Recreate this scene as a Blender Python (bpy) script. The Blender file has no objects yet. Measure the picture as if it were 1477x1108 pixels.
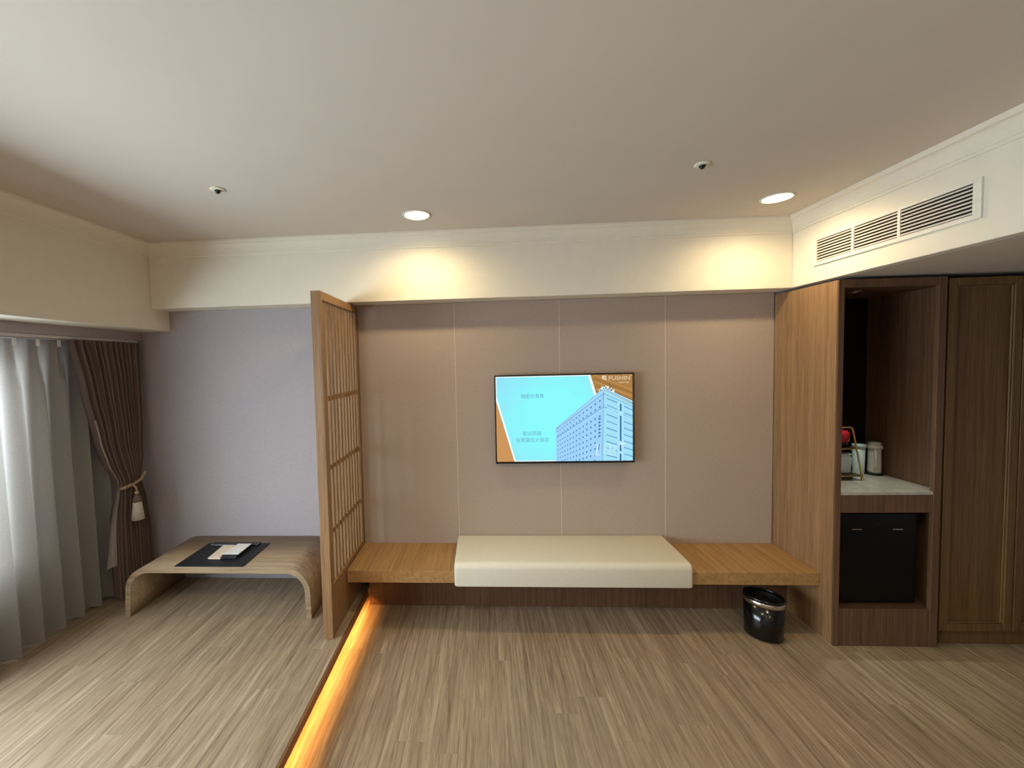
import bpy, bmesh, math, random
from mathutils import Vector, Matrix
random.seed(7)
C = bpy.context.scene.collection
PI = math.pi

# ------------------------------------------------------------------ helpers
def put(bm, verts, faces, mi=0):
    vs = [bm.verts.new(v) for v in verts]
    out = []
    for f in faces:
        try:
            fc = bm.faces.new([vs[i] for i in f]); fc.material_index = mi; out.append(fc)
        except ValueError:
            pass
    return out

def box(bm, x0, x1, y0, y1, z0, z1, bev=0.0, seg=2, mi=0):
    t = bmesh.new()
    bmesh.ops.create_cube(t, size=1)
    for v in t.verts:
        v.co = Vector(((x0+x1)/2 + v.co.x*(x1-x0), (y0+y1)/2 + v.co.y*(y1-y0), (z0+z1)/2 + v.co.z*(z1-z0)))
    if bev > 0:
        bmesh.ops.bevel(t, geom=list(t.edges), offset=bev, segments=seg, affect='EDGES', profile=0.5)
    merge(bm, t, mi)
    return bm

def merge(bm, t, mi=0):
    t.verts.index_update()
    m = [bm.verts.new(v.co) for v in t.verts]
    for f in t.faces:
        try:
            n = bm.faces.new([m[v.index] for v in f.verts]); n.material_index = mi; n.smooth = f.smooth
        except ValueError:
            pass
    t.free()

def tube(bm, pts, r, n=10, cap=True, mi=0):
    pts = [Vector(p) for p in pts]
    rr = r if isinstance(r, (list, tuple)) else [r]*len(pts)
    rings = []
    up = None
    for i, p in enumerate(pts):
        a = pts[max(i-1, 0)]; b = pts[min(i+1, len(pts)-1)]
        d = (b-a).normalized()
        if up is None:
            up = Vector((0, 0, 1)) if abs(d.z) < .9 else Vector((1, 0, 0))
        s = d.cross(up).normalized(); up = s.cross(d).normalized()
        rings.append([bm.verts.new(p + (s*math.cos(2*PI*k/n) + up*math.sin(2*PI*k/n))*rr[i]) for k in range(n)])
    for i in range(len(rings)-1):
        for k in range(n):
            f = bm.faces.new([rings[i][k], rings[i][(k+1) % n], rings[i+1][(k+1) % n], rings[i+1][k]])
            f.smooth = True; f.material_index = mi
    if cap:
        bm.faces.new(rings[0][::-1]).material_index = mi
        bm.faces.new(rings[-1]).material_index = mi
    return bm

def lathe(bm, c, prof, n=40, sx=1.0, sy=1.0, rot=0.0, close=False, mi=0, smooth=True):
    """prof: list of (r, z) about centre c; elliptical by sx, sy, turned by rot."""
    c = Vector(c)
    rings = []
    for r, z in prof:
        if r < 1e-6:
            rings.append([bm.verts.new(c + Vector((0, 0, z)))]); continue
        ring = []
        for k in range(n):
            a = 2*PI*k/n
            x, y = r*sx*math.cos(a), r*sy*math.sin(a)
            ring.append(bm.verts.new(c + Vector((x*math.cos(rot)-y*math.sin(rot), x*math.sin(rot)+y*math.cos(rot), z))))
        rings.append(ring)
    seq = list(range(len(rings)-1)) + ([len(rings)-1] if close else [])
    for i in seq:
        A, B = rings[i], rings[(i+1) % len(rings)]
        for k in range(n):
            k2 = (k+1) % n
            if len(A) == 1 and len(B) == 1: continue
            if len(A) == 1: f = bm.faces.new([A[0], B[k2], B[k]])
            elif len(B) == 1: f = bm.faces.new([A[k], A[k2], B[0]])
            else: f = bm.faces.new([A[k], A[k2], B[k2], B[k]])
            f.smooth = smooth; f.material_index = mi
    return bm

def prism_y(bm, poly, y0, y1, mi=0):
    """poly: (x, z) outline, extruded along y"""
    n = len(poly)
    a = [bm.verts.new((x, y0, z)) for x, z in poly]
    b = [bm.verts.new((x, y1, z)) for x, z in poly]
    for i in range(n):
        bm.faces.new([a[i], a[(i+1) % n], b[(i+1) % n], b[i]]).material_index = mi
    bm.faces.new(a[::-1]).material_index = mi
    bm.faces.new(b).material_index = mi
    return bm

def sweep(bm, prof, axis, a0, a1):
    """prof: closed list of 2D points in the plane across AXIS ('x': (y,z); 'y': (x,z)), run from a0 to a1"""
    f = (lambda p, t: (t, p[0], p[1])) if axis == 'x' else (lambda p, t: (p[0], t, p[1]))
    n = len(prof)
    A = [bm.verts.new(f(p, a0)) for p in prof]; B = [bm.verts.new(f(p, a1)) for p in prof]
    for i in range(n):
        bm.faces.new([A[i], A[(i+1) % n], B[(i+1) % n], B[i]])
    bm.faces.new(A[::-1]); bm.faces.new(B)
    return bm

def root_of(o):
    while o.parent is not None: o = o.parent
    return o

def build(name, bm, mats, parent=None, loc=(0, 0, 0), smooth=None):
    """links ONE mesh object; world coordinates are rebased on the thing's own base point"""
    org = Vector(root_of(parent).location) if parent is not None else Vector(loc)
    bmesh.ops.recalc_face_normals(bm, faces=list(bm.faces))
    for v in bm.verts: v.co -= org
    me = bpy.data.meshes.new(name)
    bm.to_mesh(me); bm.free()
    for m in (mats if isinstance(mats, (list, tuple)) else [mats]): me.materials.append(m)
    if smooth is not None:
        for p in me.polygons: p.use_smooth = smooth
    o = bpy.data.objects.new(name, me); C.objects.link(o)
    if parent is None: o.location = org
    else: o.parent = parent
    return o

def tag(o, label, cat, group=None, kind=None):
    o['label'] = label; o['category'] = cat
    if group: o['group'] = group
    if kind: o['kind'] = kind
    return o

def thing(name, label, cat, loc, group=None):
    o = bpy.data.objects.new(name, None); C.objects.link(o)
    o.location = loc; o.empty_display_size = .05
    return tag(o, label, cat, group)

def struct(name, bm, m, parent=None, **k):
    o = build(name, bm, m, parent, **k)
    if parent is None: o['kind'] = 'structure'
    return o

def B(*a, **k):
    return box(bmesh.new(), *a, **k)

def dup(o, parent=None):
    c = o.copy(); C.objects.link(c)
    if parent is not None: c.parent = parent
    for ch in list(o.children): dup(ch, c)
    return c

# ------------------------------------------------------------------ materials
def lin(c):
    return tuple(((v/255)/12.92 if v/255 <= .04045 else ((v/255+.055)/1.055)**2.4) for v in c[:3]) + (1,)

def new_mat(name):
    m = bpy.data.materials.new(name); m.use_nodes = True
    nt = m.node_tree; nt.nodes.clear()
    out = nt.nodes.new('ShaderNodeOutputMaterial')
    return m, nt, out

def principled(nt, out, rough=.6, metal=0.0, spec=.5):
    p = nt.nodes.new('ShaderNodeBsdfPrincipled')
    p.inputs['Roughness'].default_value = rough; p.inputs['Metallic'].default_value = metal
    p.inputs['Specular IOR Level'].default_value = spec
    nt.links.new(p.outputs[0], out.inputs['Surface'])
    return p

def noise(nt, vec, scale, detail=4, rough=.55, dist=0.0):
    n = nt.nodes.new('ShaderNodeTexNoise'); n.inputs['Scale'].default_value = scale
    n.inputs['Detail'].default_value = detail; n.inputs['Roughness'].default_value = rough
    n.inputs['Distortion'].default_value = dist
    nt.links.new(vec, n.inputs['Vector']); return n.outputs['Fac']

def mapping(nt, scale=(1, 1, 1), rot=(0, 0, 0), loc=(0, 0, 0)):
    tc = nt.nodes.new('ShaderNodeTexCoord'); mp = nt.nodes.new('ShaderNodeMapping')
    mp.inputs['Scale'].default_value = scale; mp.inputs['Rotation'].default_value = rot; mp.inputs['Location'].default_value = loc
    nt.links.new(tc.outputs['Object'], mp.inputs['Vector']); return mp.outputs['Vector']

def ramp(nt, fac, stops):
    r = nt.nodes.new('ShaderNodeValToRGB')
    els = r.color_ramp.elements
    while len(els) < len(stops): els.new(.5)
    for e, (p, c) in zip(els, stops): e.position = p; e.color = c
    nt.links.new(fac, r.inputs['Fac']); return r.outputs['Color']

def mixc(nt, fac, a, b, mode='MIX'):
    m = nt.nodes.new('ShaderNodeMix'); m.data_type = 'RGBA'; m.blend_type = mode
    if isinstance(fac, float): m.inputs[0].default_value = fac
    else: nt.links.new(fac, m.inputs[0])
    for s, i in ((a, 6), (b, 7)):
        if isinstance(s, tuple): m.inputs[i].default_value = s
        else: nt.links.new(s, m.inputs[i])
    return m.outputs[2]

def bump(nt, p, h, strength=.2, dist=.002):
    b = nt.nodes.new('ShaderNodeBump'); b.inputs['Strength'].default_value = strength; b.inputs['Distance'].default_value = dist
    nt.links.new(h, b.inputs['Height']); nt.links.new(b.outputs[0], p.inputs['Normal'])

def plain(name, c, rough=.6, metal=0.0, spec=.5, var=.06, scale=30, bs=0.0):
    m, nt, out = new_mat(name); p = principled(nt, out, rough, metal, spec)
    v = mapping(nt); n = noise(nt, v, scale, 3)
    a = lin(c); lo = tuple(x*(1-var) for x in a[:3])+(1,); hi = tuple(min(1, x*(1+var)) for x in a[:3])+(1,)
    nt.links.new(ramp(nt, n, [(.3, lo), (.7, hi)]), p.inputs['Base Color'])
    if bs: bump(nt, p, n, bs)
    return m

def wood(name, dark, light, axis='z', fine=1.0, rough=.45, spec=.35):
    """straight-grained oak veneer, the grain running along AXIS"""
    m, nt, out = new_mat(name); p = principled(nt, out, rough, 0, spec)
    k = {'x': 0, 'y': 1, 'z': 2}[axis]
    s1 = [26*fine]*3; s1[k] = .7
    s2 = [150*fine]*3; s2[k] = 4.0
    n1 = noise(nt, mapping(nt, s1), 1.6, 5, .6, .3)
    n2 = noise(nt, mapping(nt, s2), 1.2, 3, .6)
    c1 = ramp(nt, n1, [(.28, lin(dark)), (.72, lin(light))])
    d = tuple(v*.62 for v in lin(dark)[:3])+(1,)
    c2 = ramp(nt, n2, [(.36, (.55, .5, .45, 1)), (.52, (1, 1, 1, 1))])
    col = mixc(nt, .55, c1, c2, 'MULTIPLY')
    nt.links.new(col, p.inputs['Base Color'])
    bump(nt, p, n2, .12, .001)
    return m

def floor_mat(name):
    m, nt, out = new_mat(name); p = principled(nt, out, .42, 0, .35)
    tc0 = nt.nodes.new('ShaderNodeTexCoord'); sx = nt.nodes.new('ShaderNodeSeparateXYZ'); nt.links.new(tc0.outputs['Object'], sx.inputs[0])
    def mth(op, a, b=None):
        q = nt.nodes.new('ShaderNodeMath'); q.operation = op
        for i, z in enumerate((a, b)):
            if z is None: continue
            if isinstance(z, (int, float)): q.inputs[i].default_value = z
            else: nt.links.new(z, q.inputs[i])
        return q.outputs[0]
    row = mth('FLOOR', mth('DIVIDE', sx.outputs['X'], .152))
    wn = nt.nodes.new('ShaderNodeTexWhiteNoise'); wn.noise_dimensions = '1D'; nt.links.new(row, wn.inputs['W'])
    yy = mth('ADD', sx.outputs['Y'], mth('MULTIPLY', wn.outputs['Value'], 1.22))
    cx = nt.nodes.new('ShaderNodeCombineXYZ'); nt.links.new(yy, cx.inputs[0]); nt.links.new(sx.outputs['X'], cx.inputs[1])
    v = cx.outputs[0]
    br = nt.nodes.new('ShaderNodeTexBrick')
    br.inputs['Scale'].default_value = 1.0; br.inputs['Brick Width'].default_value = 1.22; br.inputs['Row Height'].default_value = .152
    br.inputs['Mortar Size'].default_value = .0010; br.inputs['Mortar Smooth'].default_value = .2; br.offset = 0.0
    br.inputs['Color1'].default_value = (.0, .0, .0, 1); br.inputs['Color2'].default_value = (1, 1, 1, 1); br.inputs['Mortar'].default_value = (.2, .2, .2, 1)
    nt.links.new(v, br.inputs['Vector'])
    # per-plank shift of the grain
    sep = nt.nodes.new('ShaderNodeVectorMath'); sep.operation = 'MULTIPLY_ADD'
    nt.links.new(br.outputs['Color'], sep.inputs[0]); sep.inputs[1].default_value = (3.1, 9.7, 5.3)
    tc = nt.nodes.new('ShaderNodeTexCoord'); nt.links.new(tc.outputs['Object'], sep.inputs[2])
    def mp(s):
        q = nt.nodes.new('ShaderNodeMapping'); q.inputs['Scale'].default_value = s
        nt.links.new(sep.outputs[0], q.inputs['Vector']); return q.outputs[0]
    n1 = noise(nt, mp((34, 1.3, 34)), 1.0, 6, .66, .9)
    n2 = noise(nt, mp((110, 5, 110)), 1.0, 5, .65, .8)
    n3 = noise(nt, mp((6, .9, 6)), 1.3, 3, .5, 1.2)
    base = ramp(nt, n1, [(.26, lin((108, 89, 70))), (.40, lin((145, 126, 103))), (.58, lin((168, 149, 123))), (.80, lin((204, 187, 161)))])
    fine = ramp(nt, n2, [(.36, (.55, .5, .46, 1)), (.52, (1, 1, 1, 1))])
    broad = ramp(nt, n3, [(.3, (.86, .85, .84, 1)), (.7, (1.0, 1.0, 1.0, 1))])
    plank = ramp(nt, br.outputs['Color'], [(0, (.95, .945, .94, 1)), (1, (1, 1, 1, 1))])
    col = mixc(nt, .6, base, fine, 'MULTIPLY'); col = mixc(nt, 1.0, col, broad, 'MULTIPLY'); col = mixc(nt, .8, col, plank, 'MULTIPLY')
    seam = ramp(nt, br.outputs['Fac'], [(0, (1, 1, 1, 1)), (1, (.88, .86, .84, 1))])
    col = mixc(nt, 1.0, col, seam, 'MULTIPLY')
    nt.links.new(col, p.inputs['Base Color'])
    bump(nt, p, n2, .08, .001)
    return m

def linen(name, c, amt=.07, fr=420):
    """woven wallcovering"""
    m, nt, out = new_mat(name); p = principled(nt, out, .85, 0, .2)
    a = noise(nt, mapping(nt, (fr, fr, fr*.12)), 1, 2); b = noise(nt, mapping(nt, (fr*.12, fr*.12, fr)), 1, 2)
    big = noise(nt, mapping(nt), 1.6, 2)
    q = lin(c); lo = tuple(x*(1-amt*2) for x in q[:3])+(1,); hi = tuple(x*(1+amt) for x in q[:3])+(1,)
    col = mixc(nt, .5, ramp(nt, a, [(.35, lo), (.65, hi)]), ramp(nt, b, [(.35, lo), (.65, hi)]))
    col = mixc(nt, .5, col, ramp(nt, big, [(.3, (.94, .93, .92, 1)), (.7, (1, 1, 1, 1))]), 'MULTIPLY')
    nt.links.new(col, p.inputs['Base Color']); bump(nt, p, a, .15, .001)
    return m

def cloth(name, c, trans=0.0, clear=0.0, fr=600):
    m, nt, out = new_mat(name)
    a = noise(nt, mapping(nt, (fr, fr, fr*.3)), 1, 2)
    q = lin(c)
    col = ramp(nt, a, [(.3, tuple(x*.82 for x in q[:3])+(1,)), (.7, tuple(min(1, x*1.08) for x in q[:3])+(1,))])
    d = nt.nodes.new('ShaderNodeBsdfDiffuse'); nt.links.new(col, d.inputs['Color'])
    s = d.outputs[0]
    if trans > 0:
        t = nt.nodes.new('ShaderNodeBsdfTranslucent'); nt.links.new(col, t.inputs['Color'])
        x = nt.nodes.new('ShaderNodeMixShader'); x.inputs[0].default_value = trans
        nt.links.new(s, x.inputs[1]); nt.links.new(t.outputs[0], x.inputs[2]); s = x.outputs[0]
    if clear > 0:
        t = nt.nodes.new('ShaderNodeBsdfTransparent')
        x = nt.nodes.new('ShaderNodeMixShader'); x.inputs[0].default_value = clear
        nt.links.new(s, x.inputs[1]); nt.links.new(t.outputs[0], x.inputs[2]); s = x.outputs[0]
    nt.links.new(s, out.inputs['Surface'])
    return m

def emit(name, c, strength=1.0, raw=False):
    m, nt, out = new_mat(name); e = nt.nodes.new('ShaderNodeEmission')
    e.inputs['Color'].default_value = c if raw else lin(c); e.inputs['Strength'].default_value = strength
    nt.links.new(e.outputs[0], out.inputs['Surface']); return m

def glass_thin(name, tint=(.92, .95, .95, 1), gloss=.08):
    m, nt, out = new_mat(name)
    t = nt.nodes.new('ShaderNodeBsdfTransparent'); t.inputs['Color'].default_value = tint
    g = nt.nodes.new('ShaderNodeBsdfGlossy'); g.inputs['Roughness'].default_value = .03
    x = nt.nodes.new('ShaderNodeMixShader'); x.inputs[0].default_value = gloss
    nt.links.new(t.outputs[0], x.inputs[1]); nt.links.new(g.outputs[0], x.inputs[2]); nt.links.new(x.outputs[0], out.inputs['Surface'])
    return m

M_floor = floor_mat('vinyl_plank')
M_white = plain('white_paint', (230, 222, 204), .7, 0, .25, .02, 12)
M_ceil = plain('ceiling_paint', (209, 199, 187), .8, 0, .2, .015, 3)
M_lilac = linen('wallpaper', (180, 172, 175))
M_panel = linen('panel_fabric', (177, 160, 147))  # the wallpaper again, with warm lamplight tinted into its colour
M_seam = plain('panel_seam', (206, 190, 172), .7)
OAK_D, OAK_L = (132, 99, 67), (160, 125, 88)
M_oak_z = wood('oak_vertical', OAK_D, OAK_L, 'z')
M_oak_x = wood('oak_along', (156, 120, 74), (186, 148, 98), 'x')
M_oak_y = wood('oak_across', (138, 104, 68), (168, 132, 92), 'y')
M_bench = wood('bench_oak', (150, 114, 70), (184, 146, 96), 'y')
M_oak_dark = wood('oak_shade', (90, 64, 46), (116, 86, 62), 'z')  # oak darkened for the dim cabinet; real dark wood under bench and floor
M_ward = wood('wardrobe_oak', (90, 66, 34), (116, 90, 50), 'z')  # oak darkened in colour to stand in for dim light on the wardrobe
M_bead = wood('bead_oak', (100, 76, 46), (126, 98, 62), 'z')
M_table = wood('table_ash', (138, 114, 88), (172, 148, 118), 'x')
M_nose = wood('nosing_wood', (98, 66, 42), (126, 88, 58), 'y')
M_cushion = plain('cushion_leatherette', (216, 210, 192), .55, 0, .3, .03, 90, .08)
M_black = plain('black_gloss', (10, 10, 11), .16, 0, .5, .1)
M_fridge = plain('fridge_black', (4, 4, 5), .3, 0, .25, .1)
M_blackm = plain('black_matte', (16, 16, 18), .55, 0, .35, .1)
M_bezel = plain('tv_bezel', (12, 12, 13), .35)
M_chrome = plain('chrome', (205, 198, 186), .18, 1.0)
M_gold = plain('brass', (222, 196, 120), .28, 1.0, .5, .04)
M_stone = plain('pale_stone', (176, 170, 156), .22, 0, .5, .14, 24)
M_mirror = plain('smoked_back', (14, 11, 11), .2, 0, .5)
M_dark = plain('gap_shade', (14, 10, 9), .9, 0, .1)  # near-black colour in place of the shade between the wardrobe doors
M_pad = plain('black_leather', (24, 25, 28), .5, 0, .4, .15, 160, .1)
M_paper_c = plain('cream_paper', (236, 216, 192), .8)
M_paper_w = plain('white_paper', (238, 236, 232), .8)
M_sheer = cloth('sheer_cloth', (172, 165, 158), .38, .04)
M_drape = cloth('brown_drape', (116, 99, 92), .03)
M_lining = cloth('drape_lining', (176, 170, 164), .3)
M_rope = plain('rope', (176, 152, 122), .7, 0, .2, .3, 300)
M_fringe = plain('fringe', (188, 178, 160), .8, 0, .2, .25, 200)
M_vent = plain('vent_white', (228, 222, 210), .5)
M_slat = plain('vent_slat', (205, 196, 186), .5)
M_ventdark = plain('vent_shade', (22, 16, 18), .9)  # flat dark colour in place of the shade inside the vent
M_metal = plain('sprinkler_metal', (44, 40, 36), .4, .6)
M_lens = emit('lamp_lens', (1.0, .86, .62, 1), 14, True)
M_led = emit('led_tape', (1.0, .43, .09, 1), 110, True)
M_alu = plain('white_rail', (206, 200, 200), .45)
M_glass = glass_thin('window_glass')
M_kettle = plain('white_plastic', (206, 204, 192), .35)
M_pale = plain('pale_ceramic', (204, 222, 220), .3)
M_red = plain('red_lacquer', (176, 34, 44), .25, 0, .5, .25, 40)
M_brown = plain('brown_pod', (92, 48, 38), .4)
M_traydark = plain('dark_tray', (62, 40, 28), .45)

# ------------------------------------------------------------------ measures (metres)
ZP = .116           # raised floor
XE = -.880          # its edge
ZB = 2.2328         # underside of the beams
YB = -.169          # face of the back beam
XL = -2.43          # face of the left beam
XR = 2.094          # face of the right beam, side of the cabinet
ZC = 2.70           # ceiling
YF = -5.0           # wall behind the camera
XW = -2.90          # window wall
XO = 4.00           # right wall

# ------------------------------------------------------------------ the setting
struct('floor', B(-.95, XO+.1, YF-.1, .1, -.12, 0), M_floor)
o = struct('floor.001', B(XW-.1, XE-.016, YF, .0, .094, ZP), M_floor)
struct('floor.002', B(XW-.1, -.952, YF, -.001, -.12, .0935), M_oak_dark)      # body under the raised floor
struct('trim_1', B(XE-.0155, XE, YF, -.172, .075, ZP+.001, bev=.0015, seg=1), M_nose)
struct('wall_back', B(XW-.1, XO+.1, .014, .14, -.12, 2.9), M_lilac)
struct('wall_front', B(XW-.1, XO+.1, YF-.12, YF-.001, -.12, 2.9), M_lilac)
struct('wall_right', B(XO, XO+.12, YF, .0, 0, 2.9), M_lilac)
# window wall with its opening
WY0, WY1, WZ0, WZ1 = -3.9, -.80, .62, 1.86
bm = bmesh.new()
box(bm, XW-.14, XW, YF, .013, -.12, WZ0); box(bm, XW-.14, XW, YF, .013, WZ1, 2.9)
box(bm, XW-.14, XW, YF, WY0, WZ0, WZ1); box(bm, XW-.14, XW, WY1, .013, WZ0, WZ1)
struct('wall_left', bm, M_lilac)
bm = bmesh.new()
fx0, fx1 = XW-.10, XW-.05
for a, b in ((WY0, WY0+.05), (WY1-.05, WY1), (-2.05, -2.0), (-3.1, -3.05)): box(bm, fx0, fx1, a, b, WZ0, WZ1)
box(bm, fx0-.001, fx1+.001, WY0, WY1, WZ0, WZ0+.05); box(bm, fx0-.001, fx1+.001, WY0, WY1, WZ1-.05, WZ1)
win = struct('window_1', bm, M_alu)
build('window_glass', B(XW-.078, XW-.072, WY0+.02, WY1-.02, WZ0+.02, WZ1-.02), M_glass, win)
# pelmet over the curtains and the beams
struct('trim_2', B(XW+.001, -2.675, YF, .012, 2.015, 2.9), M_lilac)
struct('ceiling_beam_left', B(-2.674, XL, YF, .012, 2.08, 2.9, bev=.003, seg=1), M_white)
struct('ceiling_beam_back', B(XL+.001, XR-.001, YB, .012, ZB, 2.9, bev=.003, seg=1), M_white)
bm = bmesh.new(); box(bm, XR, XR+.05, YF, .012, ZB, 2.9, bev=.003, seg=1); struct('ceiling_beam_right', bm, M_white)
struct('ceiling.001', B(XR+.0505, XO, YF, .012, ZB, 2.5), M_ceil)
struct('ceiling', B(XW, XR+.05, YF, .0, ZC, ZC+.15), M_ceil)

def crown(d):
    """profile points (out, z): stepped cove crown, OUT measured from the beam face"""
    p = [(0, ZC-.105), (.006, ZC-.105), (.010, ZC-.099), (.010, ZC-.090), (.014, ZC-.088)]
    for i in range(7):
        a = i/6*PI/2
        p.append((.014+.034*(1-math.cos(a)), ZC-.086+.062*math.sin(a)))
    p += [(.052, ZC-.020), (.056, ZC-.014), (.056, ZC-.0005), (0, ZC-.0005)]
    return p
cp = crown(0)
struct('trim_3', sweep(bmesh.new(), [(YB-a, z) for a, z in cp], 'x', XL+.001, XR-.001), M_white)
struct('trim_4', sweep(bmesh.new(), [(XR-a, z) for a, z in cp], 'y', YF, YB-.0005), M_white)
struct('trim_5', sweep(bmesh.new(), [(XL+a, z) for a, z in cp], 'y', YF, YB-.0005), M_white)

# fabric wall panels between the screen and the cabinet
edges = [-.94, -.2057, .5688, 1.3314, XR-.002]
bm = B(-.94, XR-.002, .009, .0135, .40, ZB-.002)
for e in edges[1:4]: box(bm, e-.0024, e+.0024, .0006, .0089, .40, ZB-.002)
pb = struct('trim_6', bm, M_seam)
for i in range(4):
    struct('trim_%d' % (7+i), B(edges[i]+(.0025 if i else 0), edges[i+1]-(.0025 if i < 3 else 0), .0, .0088, .40, ZB-.002, bev=.001, seg=1), M_panel)

# ------------------------------------------------------------------ slatted wooden screen
SX0, SX1, SY = -1.001, -.942, -.715
t = thing('wooden_screen', 'tall oak slatted screen standing on the edge of the raised floor', 'screen', ((SX0+SX1)/2, -.36, ZP+.001))
z0, z1 = ZP+.001, 2.224
def part(name, bm, m, p=t, **k): return build(name, bm, m, p, **k)
part('post', B(SX0, SX1, SY, SY+.032, z0, z1, bev=.002), M_oak_z)
part('post', B(SX0, SX1, -.040, -.003, z0, z1, bev=.002), M_oak_z)
part('top_rail', B(SX0, SX1, SY+.0325, -.0405, 2.172, z1, bev=.002), M_oak_y)
part('bottom_panel', B(SX0+.004, SX1-.004, SY+.0325, -.0405, z0, .432, bev=.001), M_oak_z)
part('bottom_rail', B(SX0+.002, SX1-.001, SY+.0325, -.0405, .4325, .440), M_oak_y)
for zz in (1.578, 1.148, .748):
    part('cross_rail', B(SX0+.018, SX1-.018, SY+.0325, -.0405, zz-.014, zz+.014, bev=.001), M_oak_y)
N = 10; ya, yb = SY+.032, -.040; pitch = (yb-ya)/(N+.35)
for i in range(N):
    yc = ya + pitch*(i+.72)
    part('slat', B(SX0+.026, SX1-.012, yc-.0130, yc+.0130, .4405, 2.1715, bev=.001, seg=1), M_oak_z)

# ------------------------------------------------------------------ wall bench, cushion
BY = -.4364
t = thing('wall_bench', 'long oak shelf bench running along the panelled wall under the television', 'bench', (.58, -.2, .3225))
build('seat_board', B(SX1+.001, XR-.001, BY, -.001,   .3225, .4033, bev=.002), M_bench, t)
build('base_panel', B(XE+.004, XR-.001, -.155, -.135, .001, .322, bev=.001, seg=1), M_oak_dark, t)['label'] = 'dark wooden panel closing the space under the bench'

# cushion: a pad that folds over the front edge of the board
def cushion():
    x0, x1 = -.215, 1.31
    yb_, yf, yfi = -.004, BY-.024, BY-.0015
    zt, zb, zu = .466, .309, .4042
    out = []
    R = .040
    for i in range(9):
        a = PI/2*i/8; out.append((yf+R-R*math.sin(a), zt-R+R*math.cos(a)))
    r = .008
    for i in range(5):
        a = PI/2*i/4; out.append((yf+r-r*math.cos(a), zb+r-r*math.sin(a)))
    out += [(yfi-.002, zb), (yfi, zb+.003), (yfi, zu)]
    back = [(yb_, zu), (yb_, zt-.012)]
    for i in range(5):
        a = PI/2*i/4; back.append((yb_-.012+.012*math.cos(a), zt-.012+.012*math.sin(a)))
    prof = out + back
    xs = [(x0, .016), (x0+.003, .009), (x0+.009, .003), (x0+.018, .0), (x1-.018, .0), (x1-.009, .003), (x1-.003, .009), (x1, .016)]
    cy = sum(p[0] for p in prof)/len(prof); cz = (zt+zu)/2
    bm = bmesh.new(); rings = []
    for x, ins in xs:
        ring = []
        for y, z in prof:
            dz = -ins if z > zu+.03 else (ins*.5 if z < zb+.01 else 0)
            dy = ins*.7 if y < yf+.01 else 0
            ring.append(bm.verts.new((x, y+dy, z+dz)))
        rings.append(ring)
    n = len(prof)
    for i in range(len(rings)-1):
        for k in range(n): bm.faces.new([rings[i][k], rings[i][(k+1) % n], rings[i+1][(k+1) % n], rings[i+1][k]])
    bm.faces.new(rings[0][::-1]); bm.faces.new(rings[-1])
    return bm
o = build('bench_cushion', cushion(), M_cushion, loc=(.5475, -.22, .404))
for p in o.data.polygons: p.use_smooth = len(p.vertices) == 4
tag(o, 'long cream padded cushion folded over the middle of the wall bench', 'cushion')

# ------------------------------------------------------------------ television
TX0, TX1, TZ0, TZ1, TY = .0826, 1.0894, 1.0268, 1.6814, -.060
t = thing('television', 'flat wall television showing a hotel welcome screen in cyan', 'television', ((TX0+TX1)/2, -.03, TZ0))
bz = .0095
bm = bmesh.new()
for a in ((TX0, TX1, TZ1-bz, TZ1), (TX0, TX1, TZ0, TZ0+bz*1.35), (TX0, TX0+bz, TZ0+bz*1.35, TZ1-bz), (TX1-bz, TX1, TZ0+bz*1.35, TZ1-bz)):
    box(bm, a[0], a[1], TY, TY+.030, a[2], a[3], bev=.0012, seg=1)
build('bezel', bm, M_bezel, t)
bm = bmesh.new(); box(bm, TX0+.003, TX1-.003, TY+.016, TY+.032, TZ0+.003, TZ1-.003); build('back_case', bm, M_blackm, t)
build('wall_mount', B(TX0+.2, TX1-.2, TY+.0325, -.0005, TZ0+.12, TZ1-.16, bev=.004), M_blackm, t)

# picture: flat coloured shapes on the panel, laid out in the screen's own frame (u right, v down, 0..1)
sx0, sx1, sz0, sz1 = TX0+bz, TX1-bz, TZ0+bz*1.35, TZ1-bz
def uv(p): return ((p[0]-148)/1172, (p[1]-130)/730)
def cyan_mat():
    m, nt, out = new_mat('screen_cyan'); e = nt.nodes.new('ShaderNodeEmission')
    tc = nt.nodes.new('ShaderNodeTexCoord'); g = nt.nodes.new('ShaderNodeTexGradient'); g.gradient_type = 'SPHERICAL'
    mp = nt.nodes.new('ShaderNodeMapping'); mp.inputs['Location'].default_value = (.10, 0, -.70); mp.inputs['Scale'].default_value = (1.9, .1, 2.1)
    nt.links.new(tc.outputs['Object'], mp.inputs['Vector']); nt.links.new(mp.outputs[0], g.inputs['Vector'])
    n = noise(nt, tc.outputs['Object'], 9, 3)
    a = nt.nodes.new('ShaderNodeMath'); a.operation = 'MULTIPLY_ADD'; a.inputs[1].default_value = .35
    nt.links.new(n, a.inputs[0]); nt.links.new(g.outputs['Fac'], a.inputs[2])
    c = ramp(nt, a.outputs[0], [(.1, lin((150, 226, 250))), (.75, lin((140, 252, 253)))])
    nt.links.new(c, e.inputs['Color']); e.inputs['Strength'].default_value = 1.0
    nt.links.new(e.outputs[0], out.inputs['Surface']); return m
PM = [cyan_mat(), emit('pic_wood', (205, 150, 92)), emit('pic_wood_dark', (150, 112, 62)), emit('pic_white', (240, 252, 246)),
      emit('pic_face_a', (160, 212, 250)), emit('pic_face_b', (164, 226, 246)), emit('pic_window', (72, 122, 176)), emit('pic_line', (96, 150, 206)),
      emit('pic_text', (104, 168, 200)), emit('pic_logo', (232, 214, 186)), emit('pic_pale', (176, 232, 255)), emit('pic_wood_mid', (172, 128, 70)), emit('pic_veil', (206, 242, 250))]
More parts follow.
